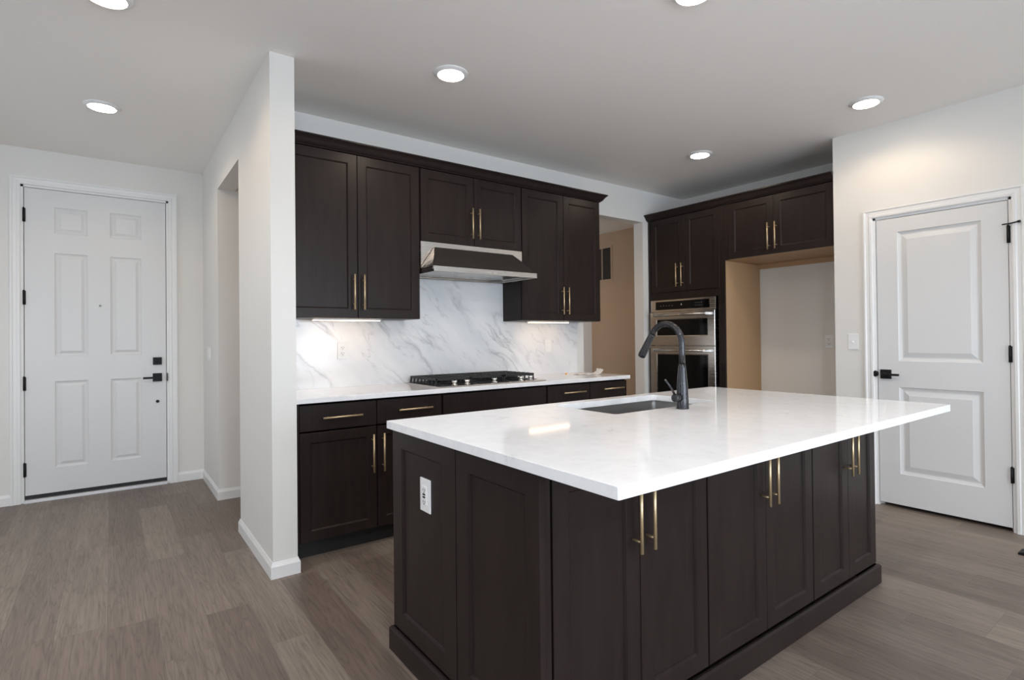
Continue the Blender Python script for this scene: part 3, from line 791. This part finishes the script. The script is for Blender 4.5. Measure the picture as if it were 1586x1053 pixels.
# wall oven
t = thing('wall_oven', 'stainless microwave and oven stack with black glass in the oven tower', 'oven', (TX, TB, 0.52), -PI / 2)
O = (0, 0, 0.52)
a, b = ly(3.766), ly(2.999)
a2, b2 = .0265, ly(2.974)
MB(O).box(a + .02, b - .02, .024, .50, .525, 1.60).build('oven_body', STEEL, t)
MB(O).box(a, b, -0.006, .0235, 1.488, 1.607).build('control_panel', STEEL, t, .002)
cp = MB(O).box(ly(3.700), ly(3.063), -0.0085, -0.006, 1.508, 1.590).build('control_glass', BGLASS, t, .0005)
m = MB(O); q = ly(3.38)
m.box(q - .003, q + .003, -.0093, -.0086, 1.551, 1.563); m.box(q - .007, q + .007, -.0093, -.0086, 1.547, 1.551)
for k in range(4):
    for j in range(2): MB(O).box(ly(3.22) + k * .022, ly(3.22) + k * .022 + .006, -.0092, -.0086, 1.535 + j * .024, 1.538 + j * .024).build('control_mark', GRAYLBL, cp)
for k in range(5): MB(O).box(ly(3.64) + k * .036, ly(3.64) + k * .036 + .012, -.0092, -.0086, 1.546, 1.5485).build('control_mark', GRAYLBL, cp)
m.build('control_mark', GRAYLBL, cp)
def oven_door(name, z0, z1, wz0, wz1, hz):
    d_ = MB(O); d_.slab(a, b, z0, z1, .042, [(ly(3.685), ly(3.072), wz0, wz1)], [(0.002, 0.001), (0.008, 0.004)], y0=-.020, ch=.003)
    d_ = d_.build(name, STEEL, t)
    MB(O).box(ly(3.676), ly(3.081), -.0175, -.0162, wz0 + .009, wz1 - .009).build('glass', BGLASS, d_)
    h_ = MB(O).tube([(ly(3.705), -.070, hz), (ly(3.060), -.070, hz)], .0105, 18).build('handle', STEEL, d_)
    for yy in (3.690, 3.075):
        m = MB(O); m.box(ly(yy) - .017, ly(yy) + .017, -.080, -.0205, hz - .014, hz + .014); m.build('handle_bracket', CHROME, d_, .004)
oven_door('microwave_door', 1.149, 1.483, 1.240, 1.415, 1.452)
oven_door('oven_door', .530, 1.142, .640, 1.066, 1.100)

# refrigerator cabinet
t = thing('refrigerator_cabinet', 'dark two-door wall cabinet above the empty refrigerator alcove', 'cabinet', (TX, TF - .001, 1.930), -PI / 2)
w = TF - .001 - YP - .002; hC = ZC - 1.930
c = carcass(t, 0, w, 0.004, hC, TD)
MB().box(0.0, w, FT + .002, TD, 0.0, 0.0035).build('underside', TAN, t)
MB().box(0.0, w, TD - .022, TD - .002, -0.045, -0.0005).build('cleat', TAN, t)
fl = lambda y: TF - .001 - y
MB().box(0.0, .044, .003, FT + .002, 0.0, hC).build('filler_strip', CAB, t)
shaker(t, 'door', fl(2.860), fl(2.4375), .003, hC - .005, 0.058, ('v', fl(2.471), 2.084 - 1.930))
shaker(t, 'door', fl(2.4345), fl(1.945), .003, hC - .005, 0.058, ('v', fl(2.4065), 2.084 - 1.930))
crown('dark crown molding over the oven tower and refrigerator cabinet', (TX + .002, TB + .012, ZC + .0005), -PI / 2, TB + .012 - YP - .001, 0, False)

# ------------------------------------------------------------------ recessed ceiling lights
def can_light(label, x, y, z=H, lens=LENS, cat='ceiling light', group='round ceiling lights', watts=None, col=(1.0, 0.76, 0.52)):
    t = thing('ceiling_light', label, cat, (x, y, z), 0, group)
    MB().lathe((0, 0, 0), [(.096, -.0002), (.098, -.003), (.094, -.006), (.078, -.0155), (.0745, -.0155), (.0735, -.0125)], 48, 'z', True, False).build('trim_ring', PLASTIC, t)
    MB().lathe((0, 0, 0), [(.0735, -.0120), (.0733, -.0150), (.066, -.0162)], 48, 'z', True, True).build('lens', lens, t)
    l = bpy.data.lights.new('lamp_beam', 'SPOT'); l.energy = SPOT if watts is None else watts; l.color = col
    l.spot_size = math.radians(158); l.spot_blend = 0.40; l.shadow_soft_size = 0.055
    o = bpy.data.objects.new('lamp_beam', l); COL.objects.link(o); o.parent = t; o.location = (0, 0, -0.02)
can_light('round glowing ceiling light nearest the white front door', -0.041, 4.440)
can_light('round glowing ceiling light cut by top edge of photo at upper left', -0.010, 3.010)
can_light('round glowing ceiling light in front of the left upper cabinet', 1.552, 2.745)
can_light('round glowing ceiling light cut by top edge of photo above the island', 2.050, 1.468)
can_light('round glowing ceiling light nearest the pantry door wall', 3.935, 1.500)
can_light('round glowing ceiling light in front of the oven tower', 3.920, 2.760)
for (x, y, w) in ((0.45, 0.25, 'beside the island overhang'), (1.75, 0.25, 'facing the middle of the island'), (-1.1, 2.5, 'left of the entry walkway'), (0.6, -2.2, 'by the rear middle window'), (2.6, -2.2, 'by the rear right window')):  # added lamps out of view, only to brighten the room
    can_light('added unseen round ceiling light behind the camera ' + w, x, y, lens=LENS, watts=RSPOT, col=(0.93, 0.96, 1.0))
can_light('round warm ceiling light inside the hallway behind the kitchen', 3.05, 4.40, 2.47, HLENS, group=None, watts=HSPOT, col=(1.0, 0.66, 0.36))

# ------------------------------------------------------------------ hallway vent (on the wall facing -X; local x runs towards -Y)
t = thing('wall_vent', 'dark slatted return air vent high on the hallway wall', 'vent', (4.69, 4.87, 1.90), -PI / 2)
w, h = 0.352, 0.415
m = MB()
for q in ((0, w, 0, .022), (0, w, h - .022, h), (0, .022, .022, h - .022), (w - .022, w, .022, h - .022), (w / 2 + .005, w / 2 + .019, .022, h - .022)):
    m.box(q[0], q[1], -.008, 0, q[2], q[3])
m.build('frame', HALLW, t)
MB().box(.022, w - .022, -.0015, -.0002, .022, h - .022).build('backing', DARK, t)
m = MB()
for k in range(22):
    z = .030 + k * (h - .062) / 22
    m.face([(.022, -.0065, z), (w - .022, -.0065, z), (w - .022, -.002, z + .012), (.022, -.002, z + .012)])
m.build('slats', VENTM, t)

# ------------------------------------------------------------------ unidentified dark item at the right edge, built as a wedge
m = MB((4.10, .76, 0)); m.prism([(.80, 0.0005), (.80, .012), (.68, .045), (.66, .045), (.66, 0.0005)], 'x', 4.03, 4.12)
tag(m.build('floor_wedge', BLACK, loc=(4.10, .76, 0), bev=.002), 'small unidentified black item on the floor at the far right edge of photo', 'unidentified item')
